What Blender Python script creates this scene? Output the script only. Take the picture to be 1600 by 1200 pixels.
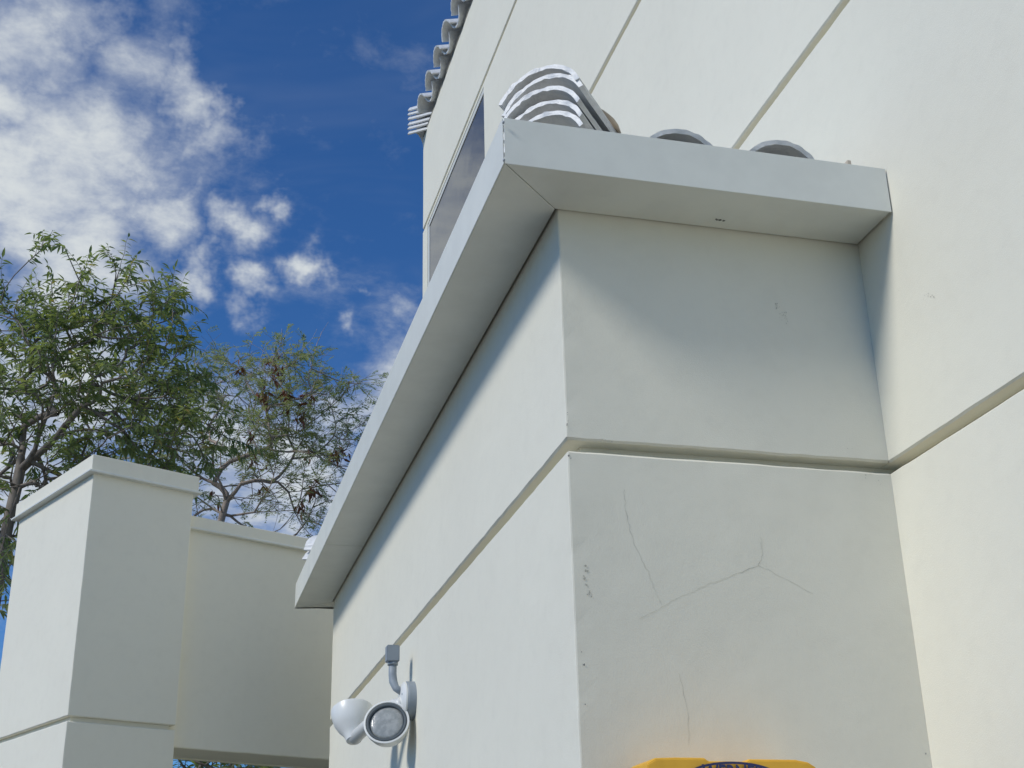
import bpy, bmesh, math, random
import numpy as np
from mathutils import Vector, Matrix, noise

for o in list(bpy.data.objects):
    bpy.data.objects.remove(o)
S = bpy.context.scene
COL = S.collection
R_ = math.radians

# ------------------------------------------------------------------ camera
EYE = Vector((0.0, 0.0, 1.55))
RIGHT = Vector((0.9663510671890743, -0.2562374929148504, -0.0225380160451034))
UP = Vector((-0.08082838329317492, -0.3856697493823546, 0.9190895586750856))
FWD = Vector((0.2441974352788107, 0.8863414644684429, 0.39340363618958485))
FPX = 2073.0
cam = bpy.data.cameras.new('camera')
cam.sensor_fit = 'HORIZONTAL'
cam.sensor_width = 36.0
cam.lens = FPX / 1600.0 * 36.0
cam.clip_start = 0.05
cam.clip_end = 3000
camo = bpy.data.objects.new('camera', cam)
COL.objects.link(camo)
m = Matrix.Identity(4)
for r in range(3):
    m[r][0] = RIGHT[r]; m[r][1] = UP[r]; m[r][2] = -FWD[r]; m[r][3] = EYE[r]
camo.matrix_world = m
S.camera = camo


def ray(u, v):
    return (RIGHT * ((u - 800) / FPX) - UP * ((v - 600) / FPX) + FWD)


def at(u, v, Y):
    d = ray(u, v)
    return EYE + d * (Y / d.y)


# ------------------------------------------------------------------ world, sun, exposure
SUND = Vector((0.742, 0.23, -0.625)).normalized()      # the way the light travels
SUN_ELEV = math.asin(-SUND.z)
world = bpy.data.worlds.new('World')
S.world = world
world.use_nodes = True
nt = world.node_tree
nt.nodes.clear()


def N(tree, kind, **kw):
    n = tree.nodes.new(kind)
    for k, v in kw.items():
        setattr(n, k, v)
    return n


def mth(tree, op, a, b=None, c=None, clamp=False):
    n = tree.nodes.new('ShaderNodeMath')
    n.operation = op
    n.use_clamp = clamp
    for i, x in enumerate((a, b, c)):
        if x is None:
            continue
        if isinstance(x, (int, float)):
            n.inputs[i].default_value = x
        else:
            tree.links.new(x, n.inputs[i])
    return n.outputs[0]


def maprange(tree, val, a, b, c=0.0, d=1.0, smooth=True):
    n = tree.nodes.new('ShaderNodeMapRange')
    n.interpolation_type = 'SMOOTHSTEP' if smooth else 'LINEAR'
    tree.links.new(val, n.inputs[0])
    for i, x in zip((1, 2, 3, 4), (a, b, c, d)):
        n.inputs[i].default_value = x
    return n.outputs[0]


def mixc(tree, fac, a, b, blend='MIX'):
    n = tree.nodes.new('ShaderNodeMix')
    n.data_type = 'RGBA'
    n.blend_type = blend
    if isinstance(fac, (int, float)):
        n.inputs[0].default_value = fac
    else:
        tree.links.new(fac, n.inputs[0])
    for sock, x in ((n.inputs[6], a), (n.inputs[7], b)):
        if isinstance(x, (tuple, list)):
            sock.default_value = tuple(x) + ((1.0,) if len(x) == 3 else ())
        else:
            tree.links.new(x, sock)
    return n.outputs[2]


sky = N(nt, 'ShaderNodeTexSky', sky_type='NISHITA', sun_disc=False)
sky.sun_elevation = SUN_ELEV
sky.sun_rotation = math.atan2(-SUND.x, -SUND.y)
sky.altitude = 600
sky.air_density = 1.0
sky.dust_density = 0.35
sky.ozone_density = 2.2
SKY_STRENGTH = 0.1
tc = N(nt, 'ShaderNodeTexCoord')
vec = tc.outputs['Generated']
# direction projected on a flat cloud layer, so that clouds shrink towards the horizon
sep = N(nt, 'ShaderNodeSeparateXYZ')
nt.links.new(vec, sep.inputs[0])
zz = mth(nt, 'ADD', mth(nt, 'MAXIMUM', sep.outputs[2], 0.0), 0.18)
cmb = N(nt, 'ShaderNodeCombineXYZ')
nt.links.new(mth(nt, 'DIVIDE', sep.outputs[0], zz), cmb.inputs[0])
nt.links.new(mth(nt, 'DIVIDE', sep.outputs[1], zz), cmb.inputs[1])
cloudvec = cmb.outputs[0]


def wnoise(scale, detail, rough, dist=0.0, off=(0, 0, 0), lac=2.0):
    mp = N(nt, 'ShaderNodeMapping')
    mp.inputs['Location'].default_value = off
    nt.links.new(cloudvec, mp.inputs[0])
    n = N(nt, 'ShaderNodeTexNoise')
    n.inputs['Scale'].default_value = scale
    n.inputs['Detail'].default_value = detail
    n.inputs['Roughness'].default_value = rough
    n.inputs['Lacunarity'].default_value = lac
    n.inputs['Distortion'].default_value = dist
    nt.links.new(mp.outputs[0], n.inputs['Vector'])
    return n.outputs['Fac']


billow = wnoise(4.6, 6, 0.62, 0.25, (3.1, 0.7, 0))
fine = wnoise(17.0, 5, 0.65, 0.15, (1.3, 5.2, 0))
broad = wnoise(0.9, 3, 0.5, 0.0, (7.4, 2.9, 0))
wisp = wnoise(2.0, 5, 0.7, 1.2, (9.0, 4.0, 0))
# cloud banks: a big one to the west and loose puffs at its edge
puffs = [(110, 250, 210, .9), (190, 110, 110, .55), (60, 290, 170, 1.0), (-160, 250, 240, 1.0), (180, 230, 120, .9), (290, 130, 70, .8), (345, 150, 42, .6), (330, 200, 60, .55),
         (40, 60, 120, .8), (110, 20, 80, .7), (10, 170, 120, .95), (130, 400, 150, 1.0), (250, 330, 80, .8), (300, 300, 40, .5), (375, 350, 48, .7),
         (300, 430, 50, .75), (395, 455, 52, .85), (360, 480, 40, .6), (478, 415, 44, .88), (440, 305, 28, .5), (570, 465, 22, .45),
         (525, 500, 26, .5), (610, 600, 120, .62), (470, 760, 160, .8), (330, 700, 170, .75), (150, 620, 190, .75), (520, 660, 90, .6),
         (330, 405, 30, .5), (620, 510, 40, .4), (-420, 100, 330, .8), (-60, 700, 260, .85)]
wn = N(nt, 'ShaderNodeTexNoise')
wn.inputs['Scale'].default_value = 14.0
wn.inputs['Detail'].default_value = 5
wn.inputs['Roughness'].default_value = 0.62
nt.links.new(vec, wn.inputs['Vector'])
w1 = N(nt, 'ShaderNodeVectorMath', operation='SUBTRACT')
nt.links.new(wn.outputs['Color'], w1.inputs[0])
w1.inputs[1].default_value = (.5, .5, .5)
w2_ = N(nt, 'ShaderNodeVectorMath', operation='SCALE')
nt.links.new(w1.outputs[0], w2_.inputs[0])
w2_.inputs['Scale'].default_value = 0.105
w3 = N(nt, 'ShaderNodeVectorMath', operation='ADD')
nt.links.new(vec, w3.inputs[0])
nt.links.new(w2_.outputs[0], w3.inputs[1])
wvec = w3.outputs[0]
dens = None
for (u, v, r, w) in puffs:
    d = ray(u, v).normalized()
    n = N(nt, 'ShaderNodeVectorMath', operation='DISTANCE')
    nt.links.new(wvec, n.inputs[0])
    n.inputs[1].default_value = d
    g = maprange(nt, n.outputs['Value'], r * 1.3 / FPX, 0.0, 0.0, w)
    dens = g if dens is None else mth(nt, 'MAXIMUM', dens, g)
# the rest of the sky: scattered clouds of the same kind
rest = maprange(nt, broad, 0.56, 0.70, 0.0, 0.7)
far = N(nt, 'ShaderNodeVectorMath', operation='DISTANCE')
nt.links.new(vec, far.inputs[0])
far.inputs[1].default_value = ray(640, 250).normalized()
rest = mth(nt, 'MULTIPLY', rest, maprange(nt, far.outputs['Value'], 0.45, 0.8))
dens = mth(nt, 'MAXIMUM', dens, rest)
tex = mth(nt, 'ADD', mth(nt, 'MULTIPLY', mth(nt, 'SUBTRACT', billow, 0.5), 1.3),
          mth(nt, 'MULTIPLY', mth(nt, 'SUBTRACT', fine, 0.5), 0.75))
shape = mth(nt, 'ADD', dens, tex)
cover = maprange(nt, shape, -0.03, 1.0, 0.0, 0.96)
veil = mth(nt, 'MULTIPLY', maprange(nt, wisp, 0.45, 0.8), 0.09)
cover = mth(nt, 'MAXIMUM', cover, veil)
light = maprange(nt, mth(nt, 'ADD', shape, mth(nt, 'MULTIPLY', mth(nt, 'SUBTRACT', fine, .5), .8)), 0.3, 1.2)
cloudcol = mixc(nt, light, (5.0, 5.5, 6.3), (6.9, 7.3, 7.4))
skycol = mixc(nt, 1.0, sky.outputs[0], (0.34, 0.70, 1.12), 'MULTIPLY')
col = mixc(nt, cover, skycol, cloudcol)
bg = N(nt, 'ShaderNodeBackground')
bg.inputs['Strength'].default_value = SKY_STRENGTH
nt.links.new(col, bg.inputs[0])
wo = N(nt, 'ShaderNodeOutputWorld')
nt.links.new(bg.outputs[0], wo.inputs[0])

sun = bpy.data.lights.new('sun', 'SUN')
sun.energy = 2.4
sun.angle = R_(14.0)
sun.color = (1.0, 0.965, 0.905)
suno = bpy.data.objects.new('sun', sun)
COL.objects.link(suno)
suno.rotation_euler = SUND.to_track_quat('-Z', 'Y').to_euler()
suno.location = (-8, -4, 12)

S.render.engine = 'CYCLES'
S.view_settings.view_transform = 'Standard'
S.view_settings.look = 'None'
S.view_settings.exposure = 0.0
S.view_settings.gamma = 1.0
S.view_settings.use_curve_mapping = False
S.cycles.max_bounces = 7
S.cycles.diffuse_bounces = 4

# ------------------------------------------------------------------ materials


def material(name):
    m = bpy.data.materials.new(name)
    m.use_nodes = True
    t = m.node_tree
    return m, t, t.nodes['Principled BSDF']


def tnoise(t, scale, detail=4, rough=0.55, dist=0.0, coord='Object', stretch=None):
    c = N(t, 'ShaderNodeTexCoord')
    v = c.outputs[coord]
    if stretch:
        mp = N(t, 'ShaderNodeMapping')
        mp.inputs['Scale'].default_value = stretch
        t.links.new(v, mp.inputs[0])
        v = mp.outputs[0]
    n = N(t, 'ShaderNodeTexNoise')
    n.inputs['Scale'].default_value = scale
    n.inputs['Detail'].default_value = detail
    n.inputs['Roughness'].default_value = rough
    n.inputs['Distortion'].default_value = dist
    t.links.new(v, n.inputs['Vector'])
    return n.outputs['Fac']


def bump(t, p, layers):
    prev = None
    for (h, strength, dist) in layers:
        b = N(t, 'ShaderNodeBump')
        b.inputs['Strength'].default_value = strength
        b.inputs['Distance'].default_value = dist
        t.links.new(h, b.inputs['Height'])
        if prev:
            t.links.new(prev, b.inputs['Normal'])
        prev = b.outputs[0]
    t.links.new(prev, p.inputs['Normal'])


def stucco(name, c1, c2, dirt):
    m, t, p = material(name)
    big = tnoise(t, 0.9, 5, 0.6)
    mid = tnoise(t, 14, 4, 0.6)
    col = mixc(t, maprange(t, big, 0.35, 0.65), c1, c2)
    col = mixc(t, mth(t, 'MULTIPLY', maprange(t, mid, 0.45, 0.75), 0.10), col, dirt)
    streak = tnoise(t, 5.0, 4, 0.6, 0.0, stretch=(1.0, 1.0, 0.08))
    col = mixc(t, mth(t, 'MULTIPLY', maprange(t, streak, 0.6, 0.8), 0.05), col, dirt)
    t.links.new(col, p.inputs['Base Color'])
    p.inputs['Roughness'].default_value = 0.85
    p.inputs['Specular IOR Level'].default_value = 0.25
    bump(t, p, [(tnoise(t, 3.2, 3, 0.5), 0.25, 0.02), (tnoise(t, 45, 4, 0.6), 0.14, 0.003),
                (tnoise(t, 240, 3, 0.7), 0.45, 0.0014)])
    return m


M_STUCCO = stucco('painted_stucco', (0.82, 0.79, 0.66), (0.795, 0.765, 0.64), (0.62, 0.59, 0.49))
M_GATE = stucco('painted_stucco_garden', (0.82, 0.79, 0.66), (0.795, 0.765, 0.64), (0.62, 0.59, 0.49))


def paint(name, c, rough=0.45, spec=0.4, vary=0.06, bumps=0.1):
    m, t, p = material(name)
    n1 = tnoise(t, 6, 5, 0.6)
    dark = tuple(x * (1 - vary * 2) for x in c)
    col = mixc(t, maprange(t, n1, 0.35, 0.7), c, dark)
    t.links.new(col, p.inputs['Base Color'])
    p.inputs['Roughness'].default_value = rough
    p.inputs['Specular IOR Level'].default_value = spec
    bump(t, p, [(tnoise(t, 2.5, 2, 0.5), bumps, 0.01), (tnoise(t, 160, 2, 0.5), bumps, 0.001)])
    return m


M_FASCIA = paint('painted_metal_trim', (0.755, 0.765, 0.695), 0.42, 0.4, 0.03, 0.12)
M_FLOODW = paint('white_enamel', (0.80, 0.80, 0.75), 0.32, 0.5, 0.03, 0.05)
M_GREYBOX = paint('grey_enamel', (0.30, 0.34, 0.37), 0.5, 0.4, 0.08, 0.08)
M_RUBBER = paint('dark_gasket', (0.10, 0.12, 0.13), 0.6, 0.3, 0.1)
M_MORTAR = paint('tan_mortar', (0.62, 0.55, 0.44), 0.9, 0.2, 0.12, 0.5)
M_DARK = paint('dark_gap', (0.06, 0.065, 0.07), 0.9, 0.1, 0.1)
M_FRAME = paint('window_frame_paint', (0.70, 0.70, 0.64), 0.45, 0.4, 0.03)
M_YELLOW = paint('yellow_plastic', (0.86, 0.47, 0.045), 0.5, 0.4, 0.07, 0.15)
M_FIBRE = paint('yellow_fibreglass', (0.72, 0.34, 0.03), 0.5, 0.4, 0.08, 0.1)
M_ALU = paint('aluminium_step', (0.55, 0.56, 0.57), 0.4, 0.5, 0.08)
M_NAVY = paint('navy_print', (0.03, 0.04, 0.12), 0.5, 0.4, 0.05)
M_CRACK = paint('hairline_crack', (0.715, 0.695, 0.58), 0.95, 0.1, 0.2)
M_SPECK = paint('dark_speck', (0.28, 0.28, 0.265), 0.95, 0.1, 0.3)
M_DECK = paint('roof_underlay', (0.55, 0.55, 0.52), 0.9, 0.2, 0.1)


def tile_mat():
    m, t, p = material('painted_clay_tile')
    n1 = tnoise(t, 22, 5, 0.65)
    n2 = tnoise(t, 5, 4, 0.6)
    col = mixc(t, maprange(t, n1, 0.35, 0.7), (0.80, 0.80, 0.775), (0.68, 0.685, 0.67))
    col = mixc(t, mth(t, 'MULTIPLY', maprange(t, n2, 0.55, 0.8), 0.35), col, (0.50, 0.48, 0.43))
    t.links.new(col, p.inputs['Base Color'])
    p.inputs['Roughness'].default_value = 0.42
    p.inputs['Specular IOR Level'].default_value = 0.5
    bump(t, p, [(n1, 0.5, 0.006), (tnoise(t, 120, 3, 0.6), 0.5, 0.003)])
    return m


M_TILE = tile_mat()


def glass_mat():
    m, t, p = material('window_glass')
    p.inputs['Base Color'].default_value = (0.02, 0.024, 0.03, 1)
    p.inputs['Roughness'].default_value = 0.02
    p.inputs['IOR'].default_value = 1.6
    bump(t, p, [(tnoise(t, 1.6, 2, 0.5), 0.06, 0.02)])
    return m


M_GLASS = glass_mat()


def lens_mat():
    m, t, p = material('lamp_lens')
    n = tnoise(t, 40, 3, 0.6)
    col = mixc(t, maprange(t, n, 0.35, 0.7), (0.30, 0.315, 0.30), (0.42, 0.43, 0.41))
    t.links.new(col, p.inputs['Base Color'])
    p.inputs['Roughness'].default_value = 0.16
    p.inputs['Specular IOR Level'].default_value = 0.6
    bump(t, p, [(tnoise(t, 120, 2, 0.5), 0.25, 0.003)])
    return m


M_LENS = lens_mat()


def ground_mat(name, c1, c2, scale):
    m, t, p = material(name)
    n1 = tnoise(t, scale, 6, 0.6)
    n2 = tnoise(t, scale * 25, 4, 0.6)
    col = mixc(t, maprange(t, n1, 0.35, 0.65), c1, c2)
    col = mixc(t, mth(t, 'MULTIPLY', n2, 0.3), col, tuple(x * 0.6 for x in c1))
    t.links.new(col, p.inputs['Base Color'])
    p.inputs['Roughness'].default_value = 0.9
    bump(t, p, [(n2, 0.4, 0.01)])
    return m


M_GROUND = ground_mat('desert_gravel', (0.17, 0.15, 0.12), (0.14, 0.12, 0.10), 0.4)
M_PAVE = ground_mat('asphalt_paving', (0.10, 0.097, 0.09), (0.08, 0.078, 0.073), 0.8)


def leaf_mat(name, cols, trans=0.5):
    m, t, p = material(name)
    nt_ = t
    a = N(t, 'ShaderNodeAttribute', attribute_name='tone')
    f = a.outputs['Fac']
    cr = N(t, 'ShaderNodeValToRGB')
    el = cr.color_ramp.elements
    while len(el) < len(cols):
        el.new(0.5)
    for e, (pos, c) in zip(el, cols):
        e.position = pos
        e.color = c + (1,)
    t.links.new(f, cr.inputs[0])
    t.links.new(cr.outputs[0], p.inputs['Base Color'])
    p.inputs['Roughness'].default_value = 0.5
    p.inputs['Specular IOR Level'].default_value = 0.4
    tr = N(t, 'ShaderNodeBsdfTranslucent')
    t.links.new(mixc(t, 1.0, cr.outputs[0], (1.25, 1.3, 0.6), 'MULTIPLY'), tr.inputs[0])
    mx = N(t, 'ShaderNodeMixShader')
    mx.inputs[0].default_value = trans
    out = t.nodes['Material Output']
    t.links.new(p.outputs[0], mx.inputs[1])
    t.links.new(tr.outputs[0], mx.inputs[2])
    t.links.new(mx.outputs[0], out.inputs[0])
    return m


M_LEAF_A = leaf_mat('broad_leaf', [(0.0, (0.17, 0.22, 0.115)), (0.5, (0.26, 0.315, 0.15)), (0.9, (0.37, 0.37, 0.17)), (1.0, (0.45, 0.36, 0.13))])
M_LEAF_B = leaf_mat('feathery_leaf', [(0.0, (0.28, 0.32, 0.20)), (0.6, (0.35, 0.39, 0.23)), (0.92, (0.42, 0.40, 0.25)), (1.0, (0.42, 0.32, 0.20))])
M_POD = leaf_mat('dry_pod', [(0.0, (0.16, 0.06, 0.035)), (0.5, (0.24, 0.09, 0.05)), (0.8, (0.27, 0.14, 0.08)), (1.0, (0.30, 0.2, 0.12))], 0.2)


def bark_mat(name, c1, c2):
    m, t, p = material(name)
    n = tnoise(t, 18, 5, 0.65, stretch=(1, 1, 0.3))
    t.links.new(mixc(t, maprange(t, n, 0.35, 0.7), c1, c2), p.inputs['Base Color'])
    p.inputs['Roughness'].default_value = 0.85
    bump(t, p, [(n, 0.6, 0.01)])
    return m


M_BARK_A = bark_mat('brown_bark', (0.27, 0.23, 0.19), (0.15, 0.125, 0.105))
M_BARK_B = bark_mat('grey_bark', (0.50, 0.41, 0.35), (0.34, 0.27, 0.22))

# ------------------------------------------------------------------ object helpers


def link(name, me, mat, parent=None, smooth=False, label=None, cat=None, group=None, kind=None):
    if mat is not None and len(me.materials) == 0:
        me.materials.append(mat)
    if smooth:
        me.polygons.foreach_set('use_smooth', [True] * len(me.polygons))
    o = bpy.data.objects.new(name, me)
    COL.objects.link(o)
    if parent is not None:
        o.parent = parent
    tag(o, label, cat, group, kind)
    return o


def tag(o, label=None, cat=None, group=None, kind=None):
    if label: o['label'] = label
    if cat: o['category'] = cat
    if group: o['group'] = group
    if kind: o['kind'] = kind
    return o


def thing(name, loc, label, cat, group=None):
    e = bpy.data.objects.new(name, None)
    e.empty_display_size = 0.2
    e.location = loc
    COL.objects.link(e)
    return tag(e, label, cat, group)


def bmesh_to(bm, name):
    me = bpy.data.meshes.new(name)
    bm.normal_update()
    bm.to_mesh(me)
    bm.free()
    return me


def box_mesh(name, lo, hi, bev=0.0, seg=1):
    bm = bmesh.new()
    bmesh.ops.create_cube(bm, size=1.0)
    lo = Vector(lo); hi = Vector(hi)
    for v in bm.verts:
        v.co = Vector((lo[i] + (v.co[i] + 0.5) * (hi[i] - lo[i]) for i in range(3)))
    if bev > 0:
        bmesh.ops.bevel(bm, geom=list(bm.edges), offset=bev, segments=seg, affect='EDGES')
    return bmesh_to(bm, name)


def prism_mesh(name, pts, z0, z1, bev=0.0):
    """closed plan outline extruded from z0 to z1"""
    bm = bmesh.new()
    vs = [bm.verts.new((x, y, z0)) for x, y in pts]
    f = bm.faces.new(vs)
    r = bmesh.ops.extrude_face_region(bm, geom=[f])
    for e in r['geom']:
        if isinstance(e, bmesh.types.BMVert):
            e.co.z = z1
    bmesh.ops.recalc_face_normals(bm, faces=list(bm.faces))
    if bev > 0:
        bmesh.ops.bevel(bm, geom=list(bm.edges), offset=bev, segments=1, affect='EDGES')
    return bmesh_to(bm, name)


def lathe_mesh(name, prof, seg=32, close=True):
    """profile (radius, height) turned round local Z"""
    verts, faces = [], []
    n = len(prof)
    for k in range(seg):
        a = 2 * math.pi * k / seg
        for (r, h) in prof:
            verts.append((r * math.cos(a), r * math.sin(a), h))
    for k in range(seg):
        k2 = (k + 1) % seg
        for i in range(n - 1):
            faces.append((k * n + i, k2 * n + i, k2 * n + i + 1, k * n + i + 1))
    me = bpy.data.meshes.new(name)
    me.from_pydata(verts, [], faces)
    bm = bmesh.new(); bm.from_mesh(me)
    bmesh.ops.remove_doubles(bm, verts=list(bm.verts), dist=1e-5)
    bmesh.ops.recalc_face_normals(bm, faces=list(bm.faces))
    bm.to_mesh(me); bm.free()
    return me


def tube_mesh(name, pts, rads, seg=10):
    verts, faces = [], []
    pts = [Vector(p) for p in pts]
    for i, p in enumerate(pts):
        t = (pts[min(i + 1, len(pts) - 1)] - pts[max(i - 1, 0)]).normalized()
        a = t.orthogonal().normalized() if i == 0 else (a - t * a.dot(t)).normalized()
        b = t.cross(a)
        for k in range(seg):
            th = 2 * math.pi * k / seg
            verts.append(p + (a * math.cos(th) + b * math.sin(th)) * rads[i])
    for i in range(len(pts) - 1):
        for k in range(seg):
            k2 = (k + 1) % seg
            faces.append((i * seg + k, i * seg + k2, (i + 1) * seg + k2, (i + 1) * seg + k))
    faces.append(tuple(range(seg))[::-1])
    faces.append(tuple((len(pts) - 1) * seg + k for k in range(seg)))
    me = bpy.data.meshes.new(name)
    me.from_pydata(verts, [], faces)
    return me


def hand_noise(x, y, z, s):
    return noise.noise(Vector((x * s, y * s, z * s)))


def panel_mesh(name, path, zlo, zhi, thick, bev=0.006, rough=0.0016, cornr=0.006, step=0.07, zstep=0.08):
    """a plaster band: a profile swept along a plan path (outer face to the right-hand side of travel),
    with lips and corners that wander by a millimetre or two as hand-floated plaster does"""
    st = []          # (point, outward normal, mitre factor, cornerness)
    P = [Vector((x, y)) for x, y in path]
    for i in range(len(P) - 1):
        d = (P[i + 1] - P[i]); L = d.length; d /= L
        nrm = Vector((d.y, -d.x))
        a = cornr if i > 0 else 0.0
        b = cornr if i < len(P) - 2 else 0.0
        k = max(1, int(round((L - a - b) / step)))
        for j in range(k + 1):
            s = a + (L - a - b) * j / k
            st.append((P[i] + d * s, nrm, 1.0, 1.0 if ((j == 0 and i > 0) or (j == k and i < len(P) - 2)) else 0.0))
        if i < len(P) - 2:
            d2 = (P[i + 2] - P[i + 1]).normalized()
            n2 = Vector((d2.y, -d2.x))
            nn = (nrm + n2).normalized()
            st.append((P[i + 1] - nn * cornr * 0.35, nn, 1.0 / max(0.3, nn.dot(nrm)), 1.0))
    prof = [(thick, zlo, 0), (bev, zlo, 1), (0.0, zlo + bev, 1)]
    kz = max(1, int(round((zhi - zlo - 2 * bev) / zstep)))
    for j in range(1, kz):
        prof.append((0.0, zlo + bev + (zhi - zlo - 2 * bev) * j / kz, 0))
    prof += [(0.0, zhi - bev, 1), (bev, zhi, 1), (thick, zhi, 0)]
    verts, faces = [], []
    n = len(prof)
    for (p, nn, mf, cn) in st:
        for q, (o, z, lip) in enumerate(prof):
            x = p.x - nn.x * o * mf; y = p.y - nn.y * o * mf
            if rough > 0:
                jz = hand_noise(x, y, z, 9) * rough * lip + hand_noise(x + 9, y, z, 31) * rough * 0.8 * lip
                jo = hand_noise(x, y + 5, z, 5) * rough * (0.5 + 0.8 * cn) + hand_noise(x, y, z + 3, 37) * rough * (0.9 * cn + 0.5 * lip)
                if o < thick:
                    x -= nn.x * abs(jo) * mf; y -= nn.y * abs(jo) * mf
                    z += jz
            verts.append((x, y, z))
    for i in range(len(st) - 1):
        for j in range(n):
            j2 = (j + 1) % n
            faces.append((i * n + j, (i + 1) * n + j, (i + 1) * n + j2, i * n + j2))
    faces.append(tuple(range(n)))
    faces.append(tuple((len(st) - 1) * n + j for j in reversed(range(n))))
    me = bpy.data.meshes.new(name)
    me.from_pydata(verts, [], faces)
    bm = bmesh.new(); bm.from_mesh(me)
    bmesh.ops.recalc_face_normals(bm, faces=list(bm.faces))
    bm.to_mesh(me); bm.free()
    return me


# ------------------------------------------------------------------ dimensions read off the photograph
XL, YF, W, YB = 1.095, 3.40, 2.128, 8.448      # annex: left face, front face, main wall, far end
ZS, ZT = 3.659, 3.815                           # soffit and fascia top
XO, YO, YFO = 0.866, 3.175, 8.64                # fascia planes
YE = 10.76                                      # far corner of the main wall
G = 0.035                                       # reveal joint height

# ------------------------------------------------------------------ ground
bm = bmesh.new()
bmesh.ops.create_grid(bm, x_segments=2, y_segments=2, size=900)
g = link('ground', bmesh_to(bm, 'ground'), M_GROUND, kind='structure')
pv = link('pavement', box_mesh('pavement', (-3.2, -9, -0.1), (W - 0.002, 12, 0.02), 0.0), M_PAVE, kind='structure')

# ------------------------------------------------------------------ house
house = thing('house', (W, YF, 0), 'white stucco house with a low annex, tiled roofs and one upper window', 'house')
HM = Matrix.Translation((-W, -YF, 0))


def part(name, me, mat, parent=house, smooth=False, kind=None, label=None):
    """world-space mesh parented without moving it"""
    o = link(name, me, mat, None, smooth, kind=kind, label=label)
    o.parent = parent
    root = parent
    off = Vector((0, 0, 0))
    while root is not None:
        off += root.location
        root = root.parent
    o.location = -off
    return o


D = 0.06
wall = part('wall', box_mesh('wall', (W + D, -4.0, 0.0), (W + 5.0, YE - D, 8.84)), M_STUCCO)
end = [(W + 5.0, YE), (W, YE), (W, -4.03)]
joints = [2.885, 4.55, 6.012, 7.82]
mainpath = [(W, -4.03), (W, YE), (W + 5.0, YE)]
mainpath = mainpath[::-1]


def flip(path):
    return path[::-1]


# outward is the right-hand side of travel: travelling +x along y=YE needs outward +y, so travel the other way
def wp(path, z0, z1, bev=0.006, parent=wall, mat=M_STUCCO, **kw):
    return part('wall_panel', panel_mesh('wall_panel', path, z0, z1, D - 0.001, bev, **kw), mat, parent)


mp_ = [(W, -4.03), (W, YE), (W + 5.03, YE)]


def orient(path, outward_hint):
    d = Vector(path[1]) - Vector(path[0])
    n = Vector((d.y, -d.x))
    return path if n.dot(Vector(outward_hint)) > 0 else path[::-1]


mp_ = orient(mp_, (-1, 0))
hg = G / 2
zs_main = [0.0] + joints + [8.86]
for i in range(len(zs_main) - 1):
    z0 = zs_main[i] + (hg if i > 0 else 0.02)
    z1 = zs_main[i + 1] - (hg if i < len(zs_main) - 2 else 0.0)
    if i != 3:
        wp(mp_, z0, z1, zstep=0.2, step=0.045, rough=.0020)
WY0, WY1, WZ0, WZ1 = 8.345, 10.54, 6.30, 7.765
z0, z1 = joints[2] + hg, joints[3] - hg
wp(orient([(W, -4.03), (W, WY0)], (-1, 0)), z0, z1, rough=0.0, zstep=0.2)
wp(orient([(W, WY1), (W, YE), (W + 5.03, YE)], (-1, 0)), z0, z1, rough=0.0, zstep=0.2)
wp(orient([(W, WY0), (W, WY1)], (-1, 0)), z0, WZ0, bev=0.004, rough=0.0, zstep=0.2)
wp(orient([(W, WY0), (W, WY1)], (-1, 0)), WZ1, z1, bev=0.004, rough=0.0, zstep=0.2)
# window
win = part('window', box_mesh('window', (W + 0.0125, WY0 + .002, WZ0 + .002), (W + .031, WY1 - .002, WZ1 - .002)), M_DARK)
fw = 0.045
for (a, b) in (((W + .004, WY0 + .003, WZ1 - fw), (W + .026, WY1 - .003, WZ1 - .003)), ((W + .004, WY0 + .003, WZ0 + .003), (W + .026, WY1 - .003, WZ0 + fw)),
               ((W + .004, WY0 + .003, WZ0 + fw + .001), (W + .026, WY0 + .012, WZ1 - fw - .001)), ((W + .004, WY1 - fw * 1.4, WZ0 + fw + .001), (W + .026, WY1 - .003, WZ1 - fw - .001))):
    part('frame', box_mesh('frame', a, b, 0.002), M_FRAME, win)
part('pane', box_mesh('pane', (W + .0098, WY0 + .014, WZ0 + fw + .002), (W + .0120, WY1 - fw * 1.4 - .012, WZ1 - fw - .010)), M_GLASS, win)

# annex walls
annex = part('annex_wall', box_mesh('annex_wall', (XL + D, YF + D, 0.0), (W + D - .004, YB - D, 3.80)), M_STUCCO)
ap = orient([(W + .0, YF), (XL, YF), (XL, YB), (W, YB)], (0, -1))
JA = 2.885
panel_low = wp(ap, 0.02, JA - hg, bev=0.007, parent=annex, rough=0.0022, step=0.05, zstep=0.05)
panel_top = wp(ap, JA + hg, 3.785, parent=annex, rough=0.0022, step=0.05, zstep=0.05)

# boxed eaves: sheet-metal fascia and soffit in separate lengths with open joints
GAP = 0.003
FT = 0.0035
SEAM = 7.16


def fascia(pts, name='fascia'):
    return part(name, prism_mesh(name, pts, ZS - 0.003, ZT, 0.0012), M_FASCIA)


e = 0.0032
fascia([(XO + e, YO), (W - 0.004, YO), (W - 0.004, YO + FT), (XO + FT + e, YO + FT)])
fascia([(XO, YO + e), (XO + FT, YO + FT + e), (XO + FT, SEAM - e), (XO, SEAM - e)])
fascia([(XO, SEAM + e), (XO + FT, SEAM + e), (XO + FT, YFO - FT - e), (XO, YFO - e)])
fascia([(XO + e, YFO), (XO + FT + e, YFO - FT), (W + .8, YFO - FT), (W + .8, YFO)])
sx, sy = XO + FT + 0.0008, YO + FT + 0.0008
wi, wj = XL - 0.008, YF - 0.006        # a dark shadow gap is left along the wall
q = 0.002


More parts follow.
